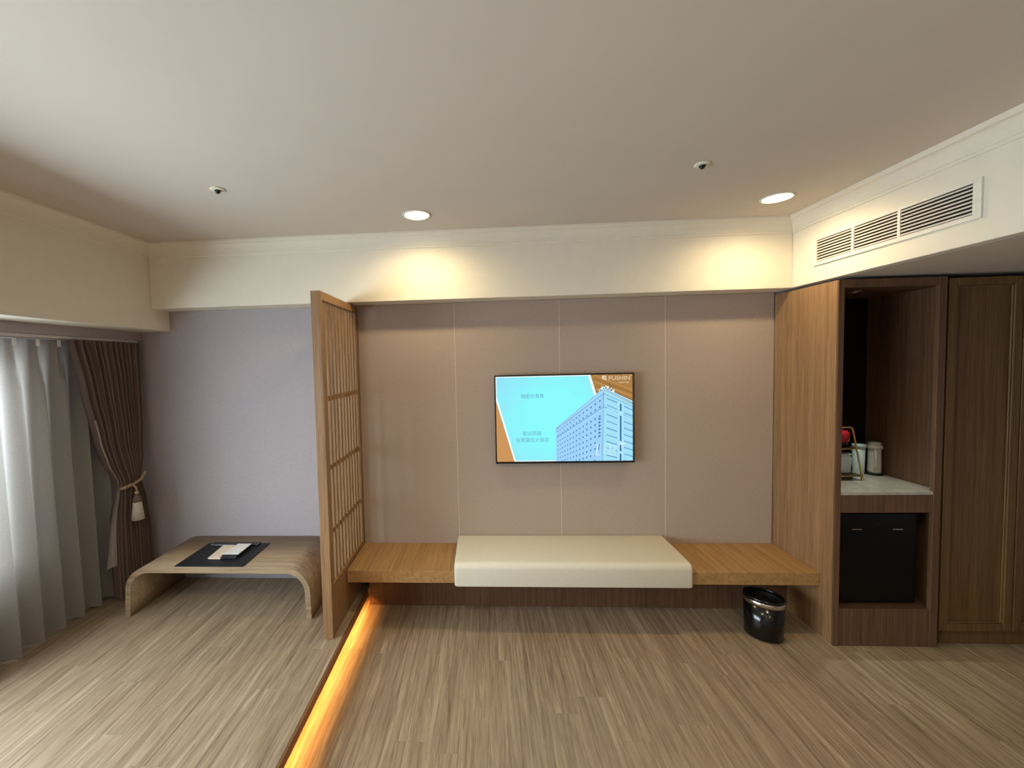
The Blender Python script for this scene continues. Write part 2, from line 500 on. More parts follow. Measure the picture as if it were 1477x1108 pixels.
CY, WD, WDD, WH, FA, FB, WN, LN, TXT, LG, PL, WDM, VP_ = range(13)
pbm = bmesh.new(); layer = [0]
def clip(poly):
    for ax, lim, sgn in ((0, 148, 1), (0, 1320, -1), (1, 130, 1), (1, 860, -1)):
        res = []
        for i in range(len(poly)):
            a, b = poly[i], poly[(i+1) % len(poly)]
            ia, ib = (a[ax]-lim)*sgn >= 0, (b[ax]-lim)*sgn >= 0
            if ia: res.append(a)
            if ia != ib:
                s = (lim-a[ax])/(b[ax]-a[ax]); res.append((a[0]+s*(b[0]-a[0]), a[1]+s*(b[1]-a[1])))
        poly = res
        if len(poly) < 3: return None
    return poly
def P3(p, L):
    u, v = uv(p); return (sx0+u*(sx1-sx0), TY+.0150-L*.00025, sz1-v*(sz1-sz0))
def poly(pts, mi, L):
    pts = clip(pts)
    if pts: put(pbm, [P3(p, L) for p in pts], [list(range(len(pts)))], mi)
def stroke(a, b, w, mi, L):
    d = Vector((b[0]-a[0], b[1]-a[1])); n = Vector((-d.y, d.x)).normalized()*w/2
    poly([(a[0]+n.x, a[1]+n.y), (b[0]+n.x, b[1]+n.y), (b[0]-n.x, b[1]-n.y), (a[0]-n.x, a[1]-n.y)], mi, L)
poly([(148, 130), (1320, 130), (1320, 860), (148, 860)], CY, 0)
poly([(148, 340), (300, 860), (148, 860)], WD, 1)
stroke((140, 270), (310, 870), 14, WH, 2)
stroke((148, 134), (960, 134), 8, WH, 2); stroke((152, 130), (152, 290), 8, WH, 2); stroke((310, 857), (670, 857), 7, WH, 2)
poly([(965, 130), (1320, 130), (1320, 420), (1005, 320)], WDM, 1)
for i in range(9):
    y = 118+i*27; xs_ = 985+max(0, y-100)*.26; stroke((xs_, y+(xs_-960)*.405), (1330, y+150), 5+(i*5) % 7, WDD if i % 2 else WD, 1.5)
stroke((952, 120), (1012, 320), 22, WH, 2)
near, far = 1075, 665
def fp(s, v):      # point on the left face: s from the near corner, v measured along the near edge
    tt = s*1.545/((1-s)+1.545*s)
    v2 = 590+.647*(v-290)
    return (near+(far-near)*tt - (v-290)*.02*(1-tt), v+(v2-v)*tt)
def rp(s, v):      # right face
    return (1080+240*s - (v-280)*.02*(1-s), v+(120-.075*(v-280))*s)
poly([fp(0, 262), fp(1, 262), (far, 900), (1060, 900)], FA, 3)
poly([rp(0, 262), rp(1.05, 262), rp(1.05, 900), rp(0, 900)], FB, 3)
stroke(fp(0, 252), fp(1, 275), 16, PL, 4); stroke((1078, 250), (1325, 368), 18, PL, 4)
stroke(fp(0, 250), fp(1.0, 277), 4, LN, 5); stroke(fp(0, 292), fp(1, 290), 4, LN, 5); stroke((1078, 252), (1325, 372), 4, LN, 5); stroke(rp(0, 290), rp(1, 284), 4, LN, 5)
stroke(fp(0, 404), fp(1, 404), 5, LN, 5); stroke(rp(0, 400), rp(1, 396), 6, LN, 5)
stroke(fp(0, 420), fp(1, 420), 4, PL, 5)
stroke((1075, 290), (1064, 860), 4, LN, 5)
for c in range(14):
    s0 = (c+.55)/14.6; s1 = s0+.020
    for r in range(11):
        v = 322+r*54 + (26 if r >= 2 else 0)
        if c == 0 and r >= 3: continue
        h = 17
        poly([fp(s0, v), fp(s1, v), fp(s1, v+h), fp(s0, v+h)], WN, 6)
for k in range(6):      # small column of signage marks
    v = 486+k*30
    stroke(fp(.035, v), fp(.065, v+2), 12, WN, 6); stroke(fp(.05, v-9), fp(.05, v+9), 6, WN, 6.3)
for r in range(9):
    v = 318+r*58 + (20 if r >= 2 else 0)
    stroke(rp(.10, v), rp(.47, v-3), 8 if r % 2 == 0 else 6, LN, 6)
    stroke(rp(.70, v), rp(1.0, v-3), 7, LN, 6)
    stroke(rp(.10, v+24), rp(.47, v+22), 4, PL, 6); stroke(rp(.70, v+24), rp(1.0, v+22), 4, PL, 6)
poly([rp(.50, 290), rp(.68, 290), rp(.68, 880), rp(.50, 880)], PL, 6)
for a, b in ((308, 375), (415, 640), (662, 730), (752, 880)):
    poly([rp(.555, a), rp(.62, a), rp(.62, b), rp(.555, b)], WN, 7)
# white figures over the lower floors of the building
stroke((1030, 715), (1012, 800), 11, VP_, 8); stroke((1002, 728), (1030, 712), 6, VP_, 8); stroke((985, 806), (1045, 812), 7, VP_, 8); stroke((1035, 715), (1030, 770), 8, WN, 8.2)
for a, b in (((1085, 715), (1175, 738)), ((1085, 715), (1076, 800)), ((1175, 738), (1165, 805)), ((1076, 800), (1165, 815)), ((1081, 757), (1170, 775)), ((1130, 727), (1121, 806))):
    stroke(a, b, 6, VP_, 8)
stroke((1205, 722), (1262, 715), 12, VP_, 8); stroke((1234, 700), (1228, 748), 10, VP_, 8)
# rooftop letters
for i, (x, y) in enumerate(((1046, 255), (1066, 242), (1090, 234), (1112, 238), (1136, 252), (1158, 268))):
    stroke((x-9, y+9), (x+9, y-9), 11, WH, 8); stroke((x-7, y-10), (x+8, y+12), 6, WH if i % 2 else WN, 8.2)
poly([(1108, 222), (1132, 205), (1160, 226), (1150, 244), (1120, 236)], WDD, 4)

def text(s, x0, x1, yc, mi, L, hmax=None):
    cu = bpy.data.curves.new('t', 'FONT'); cu.body = s; cu.size = 1; cu.resolution_u = 3
    ob = bpy.data.objects.new('t', cu); C.objects.link(ob)
    dg = bpy.context.evaluated_depsgraph_get(); dg.update()
    me = bpy.data.meshes.new_from_object(ob.evaluated_get(dg))
    if len(me.vertices):
        X = [v.co.x for v in me.vertices]; Y = [v.co.y for v in me.vertices]
        w = max(X)-min(X); h = max(Y)-min(Y); k = (x1-x0)/w; ky = k
        if hmax: ky = hmax/h
        cy = (max(Y)+min(Y))/2
        put(pbm, [P3((x0+(v.co.x-min(X))*k, yc-(v.co.y-cy)*ky), L) for v in me.vertices], [list(p.vertices) for p in me.polygons], mi)
    bpy.data.objects.remove(ob); bpy.data.meshes.remove(me); bpy.data.curves.remove(cu)
text('親愛的貴賓', 368, 565, 300, TXT, 3)
text('歡迎蒞臨', 380, 540, 620, TXT, 3)
text('台南富信大飯店', 320, 605, 675, TXT, 3)
text('FUSHIN', 1122, 1300, 161, LG, 3, 34)
text('HOTEL', 1205, 1298, 199, LG, 3, 14)
text('+', 1300, 1314, 140, LG, 3)
poly([(1063, 146), (1070, 139), (1092, 139), (1100, 147), (1100, 178), (1090, 178), (1084, 171), (1071, 171), (1063, 164)], LG, 3)
stroke((1073, 165), (1091, 147), 4, WDM, 4); stroke((1081, 168), (1093, 156), 3, WDM, 4)
sm = build('screen', pbm, PM, t)
sm['label'] = 'lit picture of a tall hotel block with a line of greeting text'

# ------------------------------------------------------------------ open cabinet with minibar
CY0 = -.538; cx0, cx1, cx2, cx3 = XR, 2.127, 2.650, 2.692
t = thing('open_cabinet', 'tall open oak cabinet with a counter niche above a fridge niche', 'cabinet', (2.39, -.27, .0))
CT = 2.214
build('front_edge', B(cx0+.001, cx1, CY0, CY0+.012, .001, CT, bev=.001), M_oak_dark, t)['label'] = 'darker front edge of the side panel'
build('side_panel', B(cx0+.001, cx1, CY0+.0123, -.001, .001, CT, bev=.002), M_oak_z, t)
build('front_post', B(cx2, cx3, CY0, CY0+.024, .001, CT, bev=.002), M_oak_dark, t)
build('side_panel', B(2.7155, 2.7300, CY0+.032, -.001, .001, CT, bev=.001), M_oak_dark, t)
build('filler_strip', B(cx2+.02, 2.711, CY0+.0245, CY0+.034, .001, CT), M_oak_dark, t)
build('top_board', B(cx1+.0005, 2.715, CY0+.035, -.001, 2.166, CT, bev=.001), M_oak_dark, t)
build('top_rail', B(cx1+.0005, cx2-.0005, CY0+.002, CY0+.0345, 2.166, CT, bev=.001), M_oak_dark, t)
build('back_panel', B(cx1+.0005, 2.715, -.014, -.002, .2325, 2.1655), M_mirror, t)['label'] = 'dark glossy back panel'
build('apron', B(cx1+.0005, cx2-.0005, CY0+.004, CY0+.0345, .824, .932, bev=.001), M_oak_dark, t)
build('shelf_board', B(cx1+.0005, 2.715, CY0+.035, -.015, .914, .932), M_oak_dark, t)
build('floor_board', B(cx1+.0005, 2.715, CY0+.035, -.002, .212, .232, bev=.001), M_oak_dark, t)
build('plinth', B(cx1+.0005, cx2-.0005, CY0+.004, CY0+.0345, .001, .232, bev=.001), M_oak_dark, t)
def slabbed():
    bm = bmesh.new(); P = [(cx1+.001, CY0+.003), (cx2-.001, CY0+.003), (cx2-.001, CY0+.036), (2.714, CY0+.036), (2.714, -.015), (cx1+.001, -.015)]
    a = [bm.verts.new((x, y, .9325)) for x, y in P]; b = [bm.verts.new((x, y, .951)) for x, y in P]
    for i in range(6): bm.faces.new([a[i], a[(i+1) % 6], b[(i+1) % 6], b[i]])
    bm.faces.new(a[::-1]); bm.faces.new(b)
    bmesh.ops.bevel(bm, geom=[e for e in bm.edges if abs(e.verts[0].co.z-.951) < 1e-6 and abs(e.verts[1].co.z-.951) < 1e-6], offset=.002, segments=2, affect='EDGES')
    return bm
o = build('stone_counter', slabbed(), M_stone, loc=(2.39, -.28, .9325))
tag(o, 'pale polished stone counter slab inside the open cabinet', 'counter')
# small spotlight in the niche
t = thing('cabinet_spotlight', 'tiny round spotlight in the dark top of the open cabinet', 'light', (2.32, -.38, 2.1655))
build('spot_ring', lathe(bmesh.new(), (2.32, -.38, 2.1655), [(.034, -.0005), (.034, -.004), (.026, -.006), (.024, -.0005)], 28, close=True), M_chrome, t)
build('spot_lens', lathe(bmesh.new(), (2.32, -.38, 2.1655), [(.0238, -.002), (0, -.002)], 28), M_paper_w, t)

# ------------------------------------------------------------------ minibar fridge
FX0, FX1, FY, FZ0, FZ1 = 2.140, 2.612, -.490, .2335, .806
t = thing('minibar_fridge', 'black minibar fridge filling the lower niche of the open cabinet', 'fridge', ((FX0+FX1)/2, -.27, FZ0))
build('fridge_body', B(FX0, FX1, FY+.042, -.03, FZ0+.012, FZ1, bev=.004), M_fridge, t)
build('fridge_door', B(FX0, FX1, FY, FY+.040, FZ0+.014, FZ1-.003, bev=.006), M_fridge, t)
for x in (2.263, 2.498):  # two short silver strips on the front of the door
    build('door_strip', B(x-.028, x+.028, FY-.0035, FY-.0003, .703, .709, bev=.001, seg=1), M_chrome, t)['label'] = 'short silver strip high on the black door'
build('door_badge', B(2.370, 2.392, FY-.002, FY-.0003, .736, .740), M_metal, t)
for x in (FX0+.04, FX1-.04):
    for y in (FY+.07, -.07):
        build('foot', lathe(bmesh.new(), (x, y, FZ0), [(0, 0), (.014, 0), (.012, .0118), (0, .0118)], 14), M_blackm, t)

# ------------------------------------------------------------------ things on the stone counter
CZ = .9515
# brass two-tier rack
rx0, rx1, ry0, ry1 = 2.165, 2.455, -.300, -.130
tx0, tx1 = 2.212, 2.388
RT = CZ+.352; RS = CZ+.210
t = thing('brass_rack', 'two tier brass wire rack on the stone counter', 'rack', (2.31, -.215, CZ))
def lerp(a, b, k): return a+(b-a)*k
ks = (RS-CZ)/(RT-CZ)
for y in (ry0, ry1):
    bm = bmesh.new()
    q = .0055
    tube(bm, [(rx0, y, CZ+q), (lerp(rx0, tx0, ks), y, RS), (tx0, y, RT-.012), (tx0+.012, y, RT), (tx1-.012, y, RT), (tx1, y, RT-.012), (lerp(rx1, tx1, ks), y, RS), (rx1, y, CZ+q)], q, 8)
    build('side_frame', bm, M_gold, t)
    build('foot_tip', lathe(bmesh.new(), (rx1, y, CZ), [(0, 0), (.009, 0), (.009, .012), (0, .014)], 12), M_gold, t)
    build('foot_tip', lathe(bmesh.new(), (rx0, y, CZ), [(0, 0), (.009, 0), (.009, .012), (0, .014)], 12), M_gold, t)
for z, k in ((RS, ks), (CZ+.030, .030/(RT-CZ))):
    a, b = lerp(rx0, tx0, k)-.006, lerp(rx1, tx1, k)+.006
    bm = bmesh.new()
    tube(bm, [(a, ry0, z), (b, ry0, z), (b, ry1, z), (a, ry1, z), (a, ry0, z)], .0055, 8)
    build('tier_rim', bm, M_gold, t)
    build('tier_tray', B(a+.004, b-.004, ry0+.004, ry1-.004, z-.003, z+.003), M_traydark, t)
zt = RS+.0035
# red bowl standing on a black stand, upper tier
t = thing('red_caddy', 'round red lacquer caddy with black foot on upper tier of brass rack', 'caddy', (2.348, -.215, zt))
build('caddy_foot', lathe(bmesh.new(), (2.348, -.215, zt), [(0, 0), (.056, 0), (.062, .020), (.066, .034), (0, .034)], 32), M_black, t)
build('caddy_body', lathe(bmesh.new(), (2.348, -.215, zt), [(0, .0345), (.068, .0345), (.075, .060), (.073, .090), (.062, .106), (0, .109)], 32), M_red, t)
zt = CZ+.0335
t = thing('pale_caddy', 'pale blue ceramic caddy box on lower tier of brass rack', 'caddy', (2.386, -.19, zt))
bm = bmesh.new()
vs = []
for z, d in ((0, 0), (.105, .006), (.118, .0)):
    vs.append([(2.338-d, -.240-d, zt+z), (2.434+d, -.240-d, zt+z), (2.434+d, -.150+d, zt+z), (2.338-d, -.150+d, zt+z)])
f = [(3, 2, 1, 0)]
for k in range(2):
    for i in range(4): f.append((k*4+i, k*4+(i+1) % 4, k*4+4+(i+1) % 4, k*4+4+i))
f.append((8, 9, 10, 11))
put(bm, [v for r in vs for v in r], f)
bmesh.ops.bevel(bm, geom=list(bm.edges), offset=.006, segments=2, affect='EDGES')
build('caddy_body', bm, M_pale, t)
build('caddy_lid', B(2.336, 2.436, -.242, -.148, zt+.1185, zt+.132, bev=.004), M_pale, t)
t = thing('coffee_pod', 'small brown round pod at the left end of the lower brass tier', 'pod', (2.262, -.232, zt))
build('pod_cup', lathe(bmesh.new(), (2.262, -.232, zt), [(0, 0), (.024, 0), (.032, .046), (0, .046)], 24), M_brown, t)
build('pod_lid', lathe(bmesh.new(), (2.262, -.232, zt), [(0, .0465), (.036, .0465), (.036, .051), (0, .053)], 24), M_traydark, t)
# white canister behind the rack
c = (2.578, -.125, CZ)
t = thing('white_canister', 'white ribbed canister with rim between brass rack and kettle', 'canister', c)
build('canister_body', lathe(bmesh.new(), c, [(0, 0), (.029, 0), (.031, .006), (.034, .185), (0, .185)], 28), M_pale, t)
build('canister_lid', lathe(bmesh.new(), c, [(0, .1855), (.038, .1855), (.039, .196), (.037, .206), (0, .209)], 28), M_pale, t)
# white kettle on a dark round disc
c = (2.660, -.150, CZ)
t = thing('electric_kettle', 'white plastic electric kettle on a dark round disc, right of the brass rack', 'kettle', c)
build('kettle_disc', lathe(bmesh.new(), c, [(0, 0), (.046, 0), (.048, .006), (.044, .012), (0, .012)], 36), M_blackm, t)  # flat dark disc under the kettle body
build('kettle_body', lathe(bmesh.new(), c, [(0, .0125), (.036, .0125), (.037, .03), (.035, .12), (.034, .178), (0, .178)], 36), M_kettle, t)
build('kettle_collar', lathe(bmesh.new(), c, [(0, .1785), (.041, .1785), (.042, .190), (.041, .204), (0, .204)], 36), M_kettle, t)
build('kettle_lid', lathe(bmesh.new(), c, [(0, .2045), (.036, .2045), (.035, .216), (.026, .224), (0, .226)], 36), M_kettle, t)
bm = bmesh.new()
pts = []
for i in range(13):
    a = i/12; ang = PI*.5-a*PI*1.0
    pts.append((c[0]-.022-.016*math.cos(ang), c[1]-.030-.024*math.cos(ang), CZ+.108+.066*math.sin(ang)))
tube(bm, pts, .0065, 8); build('kettle_handle', bm, M_kettle, t)

# ------------------------------------------------------------------ wardrobe
WX = 2.712; WY = CY0+.006; dw = .402
t = thing('wardrobe', 'built in oak wardrobe with framed doors right of the open cabinet', 'wardrobe', (3.3, -.27, 0))
wx1 = WX+3*dw+.02
bm = bmesh.new()
box(bm, 2.742, wx1, WY+.026, -.002, .095, 2.205)
build('carcass', bm, M_dark, t)['label'] = 'recessed carcass coloured dark for the shade in the door gaps'
build('plinth', B(2.742, wx1, WY+.034, WY+.054, .001, .0945), M_ward, t)
for i in range(3):
    x0 = WX+i*(dw+.007); x1 = x0+dw; zb, ztp = .098, 2.204
    st = .046
    bm = bmesh.new()
    box(bm, x0, x0+st, WY, WY+.022, zb, ztp, bev=.004, seg=2); box(bm, x1-st, x1, WY, WY+.022, zb, ztp, bev=.004, seg=2)
    box(bm, x0+st+.0002, x1-st-.0002, WY, WY+.022, ztp-st, ztp, bev=.002, seg=1); box(bm, x0+st+.0002, x1-st-.0002, WY, WY+.022, zb, zb+st, bev=.002, seg=1)
    d = build('door', bm, M_ward, t)
    build('door_panel', B(x0+st+.0005, x1-st-.0005, WY+.014, WY+.0215, zb+st+.0005, ztp-st-.0005), M_ward, d)
    bm = bmesh.new(); g = .009
    a0, a1, c0, c1 = x0+st+.0006, x1-st-.0006, zb+st+.0006, ztp-st-.0006
    for q in ((a0, a0+g, c0, c1), (a1-g, a1, c0, c1), (a0+g, a1-g, c0, c0+g), (a0+g, a1-g, c1-g, c1)): box(bm, q[0], q[1], WY+.006, WY+.0138, q[2], q[3], bev=.003, seg=2)
    build('door_bead', bm, M_bead, d)

# ------------------------------------------------------------------ waste bin
c = (1.752, -.440, .001); rot = math.radians(-42); A_, B_ = .109, .090; H = .262
t = thing('waste_bin', 'oval black waste bin with a chrome band under the end of the bench', 'bin', c)
def ell(prof, close=False):
    return lathe(bmesh.new(), c, [(r, z) for r, z in prof], 56, A_, B_, rot, close)
build('bin_body', ell([(0, .004), (.93, .004), (.95, .006), (1.0, H-.045), (.985, H-.045), (.94, .010), (0, .010)]), M_black, t)
build('chrome_band', ell([(1.0, H-.0445), (1.035, H-.0445), (1.04, H-.030), (1.03, H-.018), (1.0, H-.016)], True), M_chrome, t)
build('bin_rim', ell([(1.0, H-.0155), (1.02, H-.0155), (1.015, H-.003), (.985, H), (.95, H-.006), (.945, H-.0155)], True), M_black, t)
build('bin_liner', ell([(.942, H-.020), (.90, .020), (0, .020)]), M_blackm, t)

# ------------------------------------------------------------------ low bentwood table
def bentwood():
    # outline of the front edge: outer line left foot -> top -> right foot
    xl0, xl1, xr0, xr1, zt, th = -2.454, -2.440, -1.160, -1.164, .458, .036
    zb = ZP+.0008
    def outline(off):
        R = .165-off
        p = []
        n = 14
        a, b = xl0+off, xl1+off
        p.append((a, zb)); p.append(((a*.35+b*.65), zb+.10)); p.append((b, zt-off-R-.005 if False else zt-.165))
        cx = b+R; cz = zt-off-R
        for i in range(1, n+1):
            q = PI-PI/2*i/n; p.append((cx+R*math.cos(q), cz+R*math.sin(q)))
        a2, b2 = xr0-off, xr1-off
        cx = b2-R
        for k in range(1, 6): p.append((lerp(b+R, cx, k/6), zt-off))
        for i in range(0, n+1):
            q = PI/2-PI/2*i/n; p.append((cx+R*math.cos(q), cz+R*math.sin(q)))
        p.append((a2*.65+b2*.35, zb+.08)); p.append((a2, zb))
        return p
    o1, o2 = outline(0), outline(th)
    bm = bmesh.new(); n = len(o1)
    y0, y1 = -.518, -.004
    rows = [[bm.verts.new((x, y, z)) for x, z in o] for o, y in ((o1, y0), (o1, y1), (o2, y1), (o2, y0))]
    for r in range(4):
        a, b = rows[r], rows[(r+1) % 4]
        for i in range(n-1):
            f = bm.faces.new([a[i], a[i+1], b[i+1], b[i]]); f.smooth = r in (0, 2)
    for e in (0, n-1): bm.faces.new([rows[r][e] for r in range(4)])
    return bm
o = build('bentwood_table', bentwood(), M_table, loc=(-1.8, -.26, ZP))
tag(o, 'low curved bentwood table standing on the raised floor beside the screen', 'table')

ZT = .4585
o = build('desk_pad', B(-2.098, -1.622, -.505, -.143, ZT, ZT+.005, bev=.0015), M_pad, loc=(-1.86, -.32, ZT))
t = tag(o, 'black leather desk pad lying on the low curved table', 'pad')
zt = ZT+.0055
o = build('pen_strip', B(-2.055, -1.690, -.196, -.148, zt, zt+.009, bev=.003), M_black, loc=(-1.87, -.17, zt))
tag(o, 'long black strip along the back edge of the desk pad', 'tray')
def slab(name, pts, z0, z1, m, loc):
    bm = bmesh.new(); n = len(pts)
    a = [bm.verts.new((x, y, z0)) for x, y in pts]; b = [bm.verts.new((x, y, z1)) for x, y in pts]
    for i in range(n): bm.faces.new([a[i], a[(i+1) % n], b[(i+1) % n], b[i]])
    bm.faces.new(a[::-1]); bm.faces.new(b)
    return build(name, bm, m, loc=loc)
o = slab('notepad', [(-1.932, -.402), (-1.842, -.406), (-1.862, -.200), (-1.951, -.200)], zt, zt+.0065, M_paper_c, (-1.89, -.3, zt)); tag(o, 'cream notepad lying on the desk pad, left of the white one', 'notepad')
o = build('stationery_box', B(-1.838, -1.726, -.405, -.203, zt, zt+.020, bev=.003), M_blackm, loc=(-1.78, -.3, zt)); tag(o, 'small black box lying on the desk pad under the white notepad', 'box')
zt2 = zt+.0205
o = slab('notepad', [(-1.836, -.376), (-1.728, -.376), (-1.728, -.212), (-1.828, -.212)], zt2, zt2+.004, M_paper_w, (-1.78, -.29, zt2)); tag(o, 'white notepad lying on top of the small black box', 'notepad')

# ------------------------------------------------------------------ curtains
def sheer():
    y0, y1 = -1.26, -.24; n = 340; zs = [.135, .30, .55, .85, 1.15, 1.45, 1.70, 1.84, 1.92, 1.965, 1.985]
    bm = bmesh.new(); rows = []
    for z in zs:
        h = (z-.135)/1.85
        row = []
        for i in range(n+1):
            y = y0+(y1-y0)*i/n
            ph = (y+.33)/.128*2*PI
            w = .040*(1-h)**.6+.016
            s = math.sin(ph+.55*math.sin(y*5.1)+.35*(1-h)*math.sin(y*9.0))
            s2 = math.sin(ph*2+1)*.12
            k = max(0, (h-.86)/.14)
            pl = max(0, math.cos(ph))**6
            x = -2.752 + (1-k)*w*(s+s2) + k*(.034*pl-.012)
            yy = y + (1-k)*.022*math.cos(ph)*(1-h*.5)
            row.append(bm.verts.new((x, yy, z + (.006*math.sin(y*7) if z < .2 else 0))))
        rows.append(row)
    for a, b in zip(rows, rows[1:]):
        for i in range(n):
            f = bm.faces.new([a[i], a[i+1], b[i+1], b[i]]); f.smooth = True
    return bm
o = build('sheer_curtain', sheer(), M_sheer, loc=(-2.752, -.8, .12)); tag(o, 'long pale sheer curtain hanging in soft folds before the window', 'curtain')
for i in range(8):
    y = -.33-.128*i
    build('heading_tab', B(-2.722, -2.718, y-.010, y+.010, 1.945, 1.9885), M_paper_w, o)
t = thing('curtain_track', 'thin white curtain track under the pelmet', 'track', (-2.73, -1.5, 1.988))
build('rail', B(-2.775, -2.735, -3.0, -.02, 1.990, 2.014, bev=.002, seg=1), M_alu, t)
build('rail', B(-2.700, -2.678, -3.0, -.02, 1.996, 2.014, bev=.002, seg=1), M_alu, t)

def smooth(a, b, t): t = max(0, min(1, t)); t = t*t*(3-2*t); return a+(b-a)*t
def spl(tab, z):
    for (z0, a), (z1, b) in zip(tab, tab[1:]):
        if z <= z1:
            k = (z-z0)/(z1-z0); return smooth(a, b, k)*.4+(a+(b-a)*k)*.6
    return tab[-1][1]
LEFT = [(.13, -.345), (.40, -.352), (.68, -.345), (.90, -.330), (.985, -.330), (1.13, -.392), (1.29, -.436), (1.67, -.512), (2.0, -.585)]
RIGHT = [(.13, -.030), (.55, -.040), (.80, -.085), (.97, -.135), (1.15, -.080), (1.43, -.050), (2.0, -.030)]
NF = 13
def drape_x(u, z):
    w = spl(RIGHT, z)-spl(LEFT, z)
    g = math.exp(-((z-.97)/.17)**2)
    amp = .031+.012*(1-w/.55)
    ph = u*NF*2*PI
    s = math.sin(ph+.8*math.sin(u*9+z*.6))+.3*math.sin(ph*2.3+1+z)
    bulge = .05*g*math.sin(PI*u)
    return -2.655+amp*s*(1-.45*g)+bulge*.6+.02*g
def drape():
    bm = bmesh.new(); zs = [.135+i*(1.99-.135)/54 for i in range(55)]; n = 240; rows = []
    for z in zs:
        a, b = spl(LEFT, z), spl(RIGHT, z)
        rows.append([bm.verts.new((drape_x(i/n, z), a+(b-a)*i/n, z)) for i in range(n+1)])
    for r, q in zip(rows, rows[1:]):
        for i in range(n): bm.faces.new([r[i], r[i+1], q[i+1], q[i]]).smooth = True
    return bm
t = thing('brown_drape', 'dark brown drape gathered by a rope in the corner by the window', 'curtain', (-2.65, -.28, .13))
build('drape_cloth', drape(), M_drape, t)
bm = bmesh.new(); rows = []
for i in range(40):
    z = .40+i*(1.45-.40)/39
    a = spl(LEFT, z); lw = (.012+.10*max(0, (.93-z)/.53)**.8) if z < .97 else .010
    xx = drape_x(0, z)
    rows.append([bm.verts.new((xx+.004+.014*math.sin(k*2.4+z*3)*(1 if z < .95 else .2), a-lw*(1-k/4)+.004, z)) for k in range(5)])
for r, q in zip(rows, rows[1:]):
    for i in range(4): bm.faces.new([r[i], r[i+1], q[i+1], q[i]]).smooth = True
build('lining', bm, M_lining, t)['label'] = 'pale grey lining showing along the leading edge'
# rope tieback with tassel
t = thing('curtain_tieback', 'beige twisted rope tieback with a tassel around the brown drape', 'tieback', (-2.56, -.24, .93))
def rope_base(k):
    # from behind the leading edge, across the front of the folds, up to the hook at the wall side
    u = k*1.16-.08
    y = spl(LEFT, .96)+(spl(RIGHT, .96)-spl(LEFT, .96))*u
    z = .945+.055*max(0, u)**1.6
    uu = max(0, min(1, u))
    x = max(drape_x(max(0, min(1, uu+d*.01)), z+q) for d in range(-6, 7) for q in (-.02, 0, .02))+.017+.022*max(0, min(1, (.10-u)/.08))
    e = max(0, -u, u-1)
    return (x-e*.12, y, z)
def rope_pt(k, tw, j):
    x, y, z = rope_base(k); r = .0055
    return (x+r*math.cos(tw+j*PI), y, z+r*math.sin(tw+j*PI))
bm = bmesh.new()
for k in range(2):
    tube(bm, [rope_pt(i/110, i*.55, k) for i in range(111)], .0062, 7)
build('rope', bm, M_rope, t)
tc = (rope_base(.30)[0]+.036, rope_base(.30)[1], .92)
bm = bmesh.new(); tube(bm, [(tc[0]-.030, tc[1], .960), (tc[0], tc[1], .93), (tc[0], tc[1], .90)], .006, 8); lathe(bm, (tc[0], tc[1], .895), [(0, -.014), (.012, -.008), (.014, 0), (.012, .008), (0, .014)], 14)
build('tassel_knot', bm, M_rope, t)
build('tassel_head', lathe(bmesh.new(), (tc[0], tc[1], .83), [(0, 0), (.026, 0), (.028, .012), (.020, .040), (.010, .052), (0, .053)], 20), M_drape, t)
build('tassel_skirt', lathe(bmesh.new(), (tc[0], tc[1], .70), [(0, 0), (.040, 0), (.034, .060), (.027, .128), (0, .1295)], 26), M_fringe, t)

# ------------------------------------------------------------------ air vent on the right beam
t = thing('air_vent', 'long white slatted air vent in the right hand beam', 'vent', (XR, -.80, 2.33))
VX = XR-.0008; vx = XR-.009
y0, y1, zA, zB_ = -1.236, -.353, 2.333, 2.500
bm = bmesh.new()
iy0, iy1, iz0, iz1 = -1.205, -.378, 2.354, 2.486
box(bm, vx, VX, y0, y1, zA, iz0, bev=.001, seg=1); box(bm, vx, VX, y0, y1, iz1, zB_, bev=.001, seg=1)
box(bm, vx, VX, y0, iy0, iz0, iz1); box(bm, vx, VX, iy1, y1, iz0, iz1)
build('vent_frame', bm, M_vent, t)
build('vent_back', B(VX-.0015, VX, iy0, iy1, iz0, iz1), M_ventdark, t)['label'] = 'dark plate standing in for the shaded interior behind the slats'
for y in (-.632, -.892): build('divider', B(vx-.0006, VX-.002, y-.007, y+.007, iz0, iz1), M_vent, t)
ns = 8
for seg_ in ((iy0, -.8995), (-.8845, -.6395), (-.6245, iy1)):
    for i in range(ns):
        z = iz0+(i+.5)*(iz1-iz0)/ns
        bm = bmesh.new()
        x0, x1 = vx+.0008, VX-.0022
        h = .0034
        sweep(bm, [(x0, z-h-.002), (x0+.006, z-h+.001), (x0+.006, z+h+.001), (x0, z+h-.002)], 'y', seg_[0]+.0006, seg_[1]-.0006)
        build('slat', bm, M_slat, t)

# ------------------------------------------------------------------ ceiling lights, sprinklers
def downlight(loc, label):
    t = thing('ceiling_downlight', label, 'light', loc, 'recessed ceiling downlights')
    build('light_ring', lathe(bmesh.new(), loc, [(.088, -.0004), (.088, -.004), (.076, -.007), (.072, -.0004)], 40, close=True), M_white, t)
    build('light_lens', lathe(bmesh.new(), loc, [(.0718, -.003), (0, -.003)], 40), M_lens, t)
    return t
d1 = downlight((-.387, -.526, ZC), 'round glowing ceiling downlight nearer the slatted screen')
d2 = dup(d1); d2.location = (1.736, -.544, ZC); d2['label'] = 'round glowing ceiling downlight nearer the air vent'

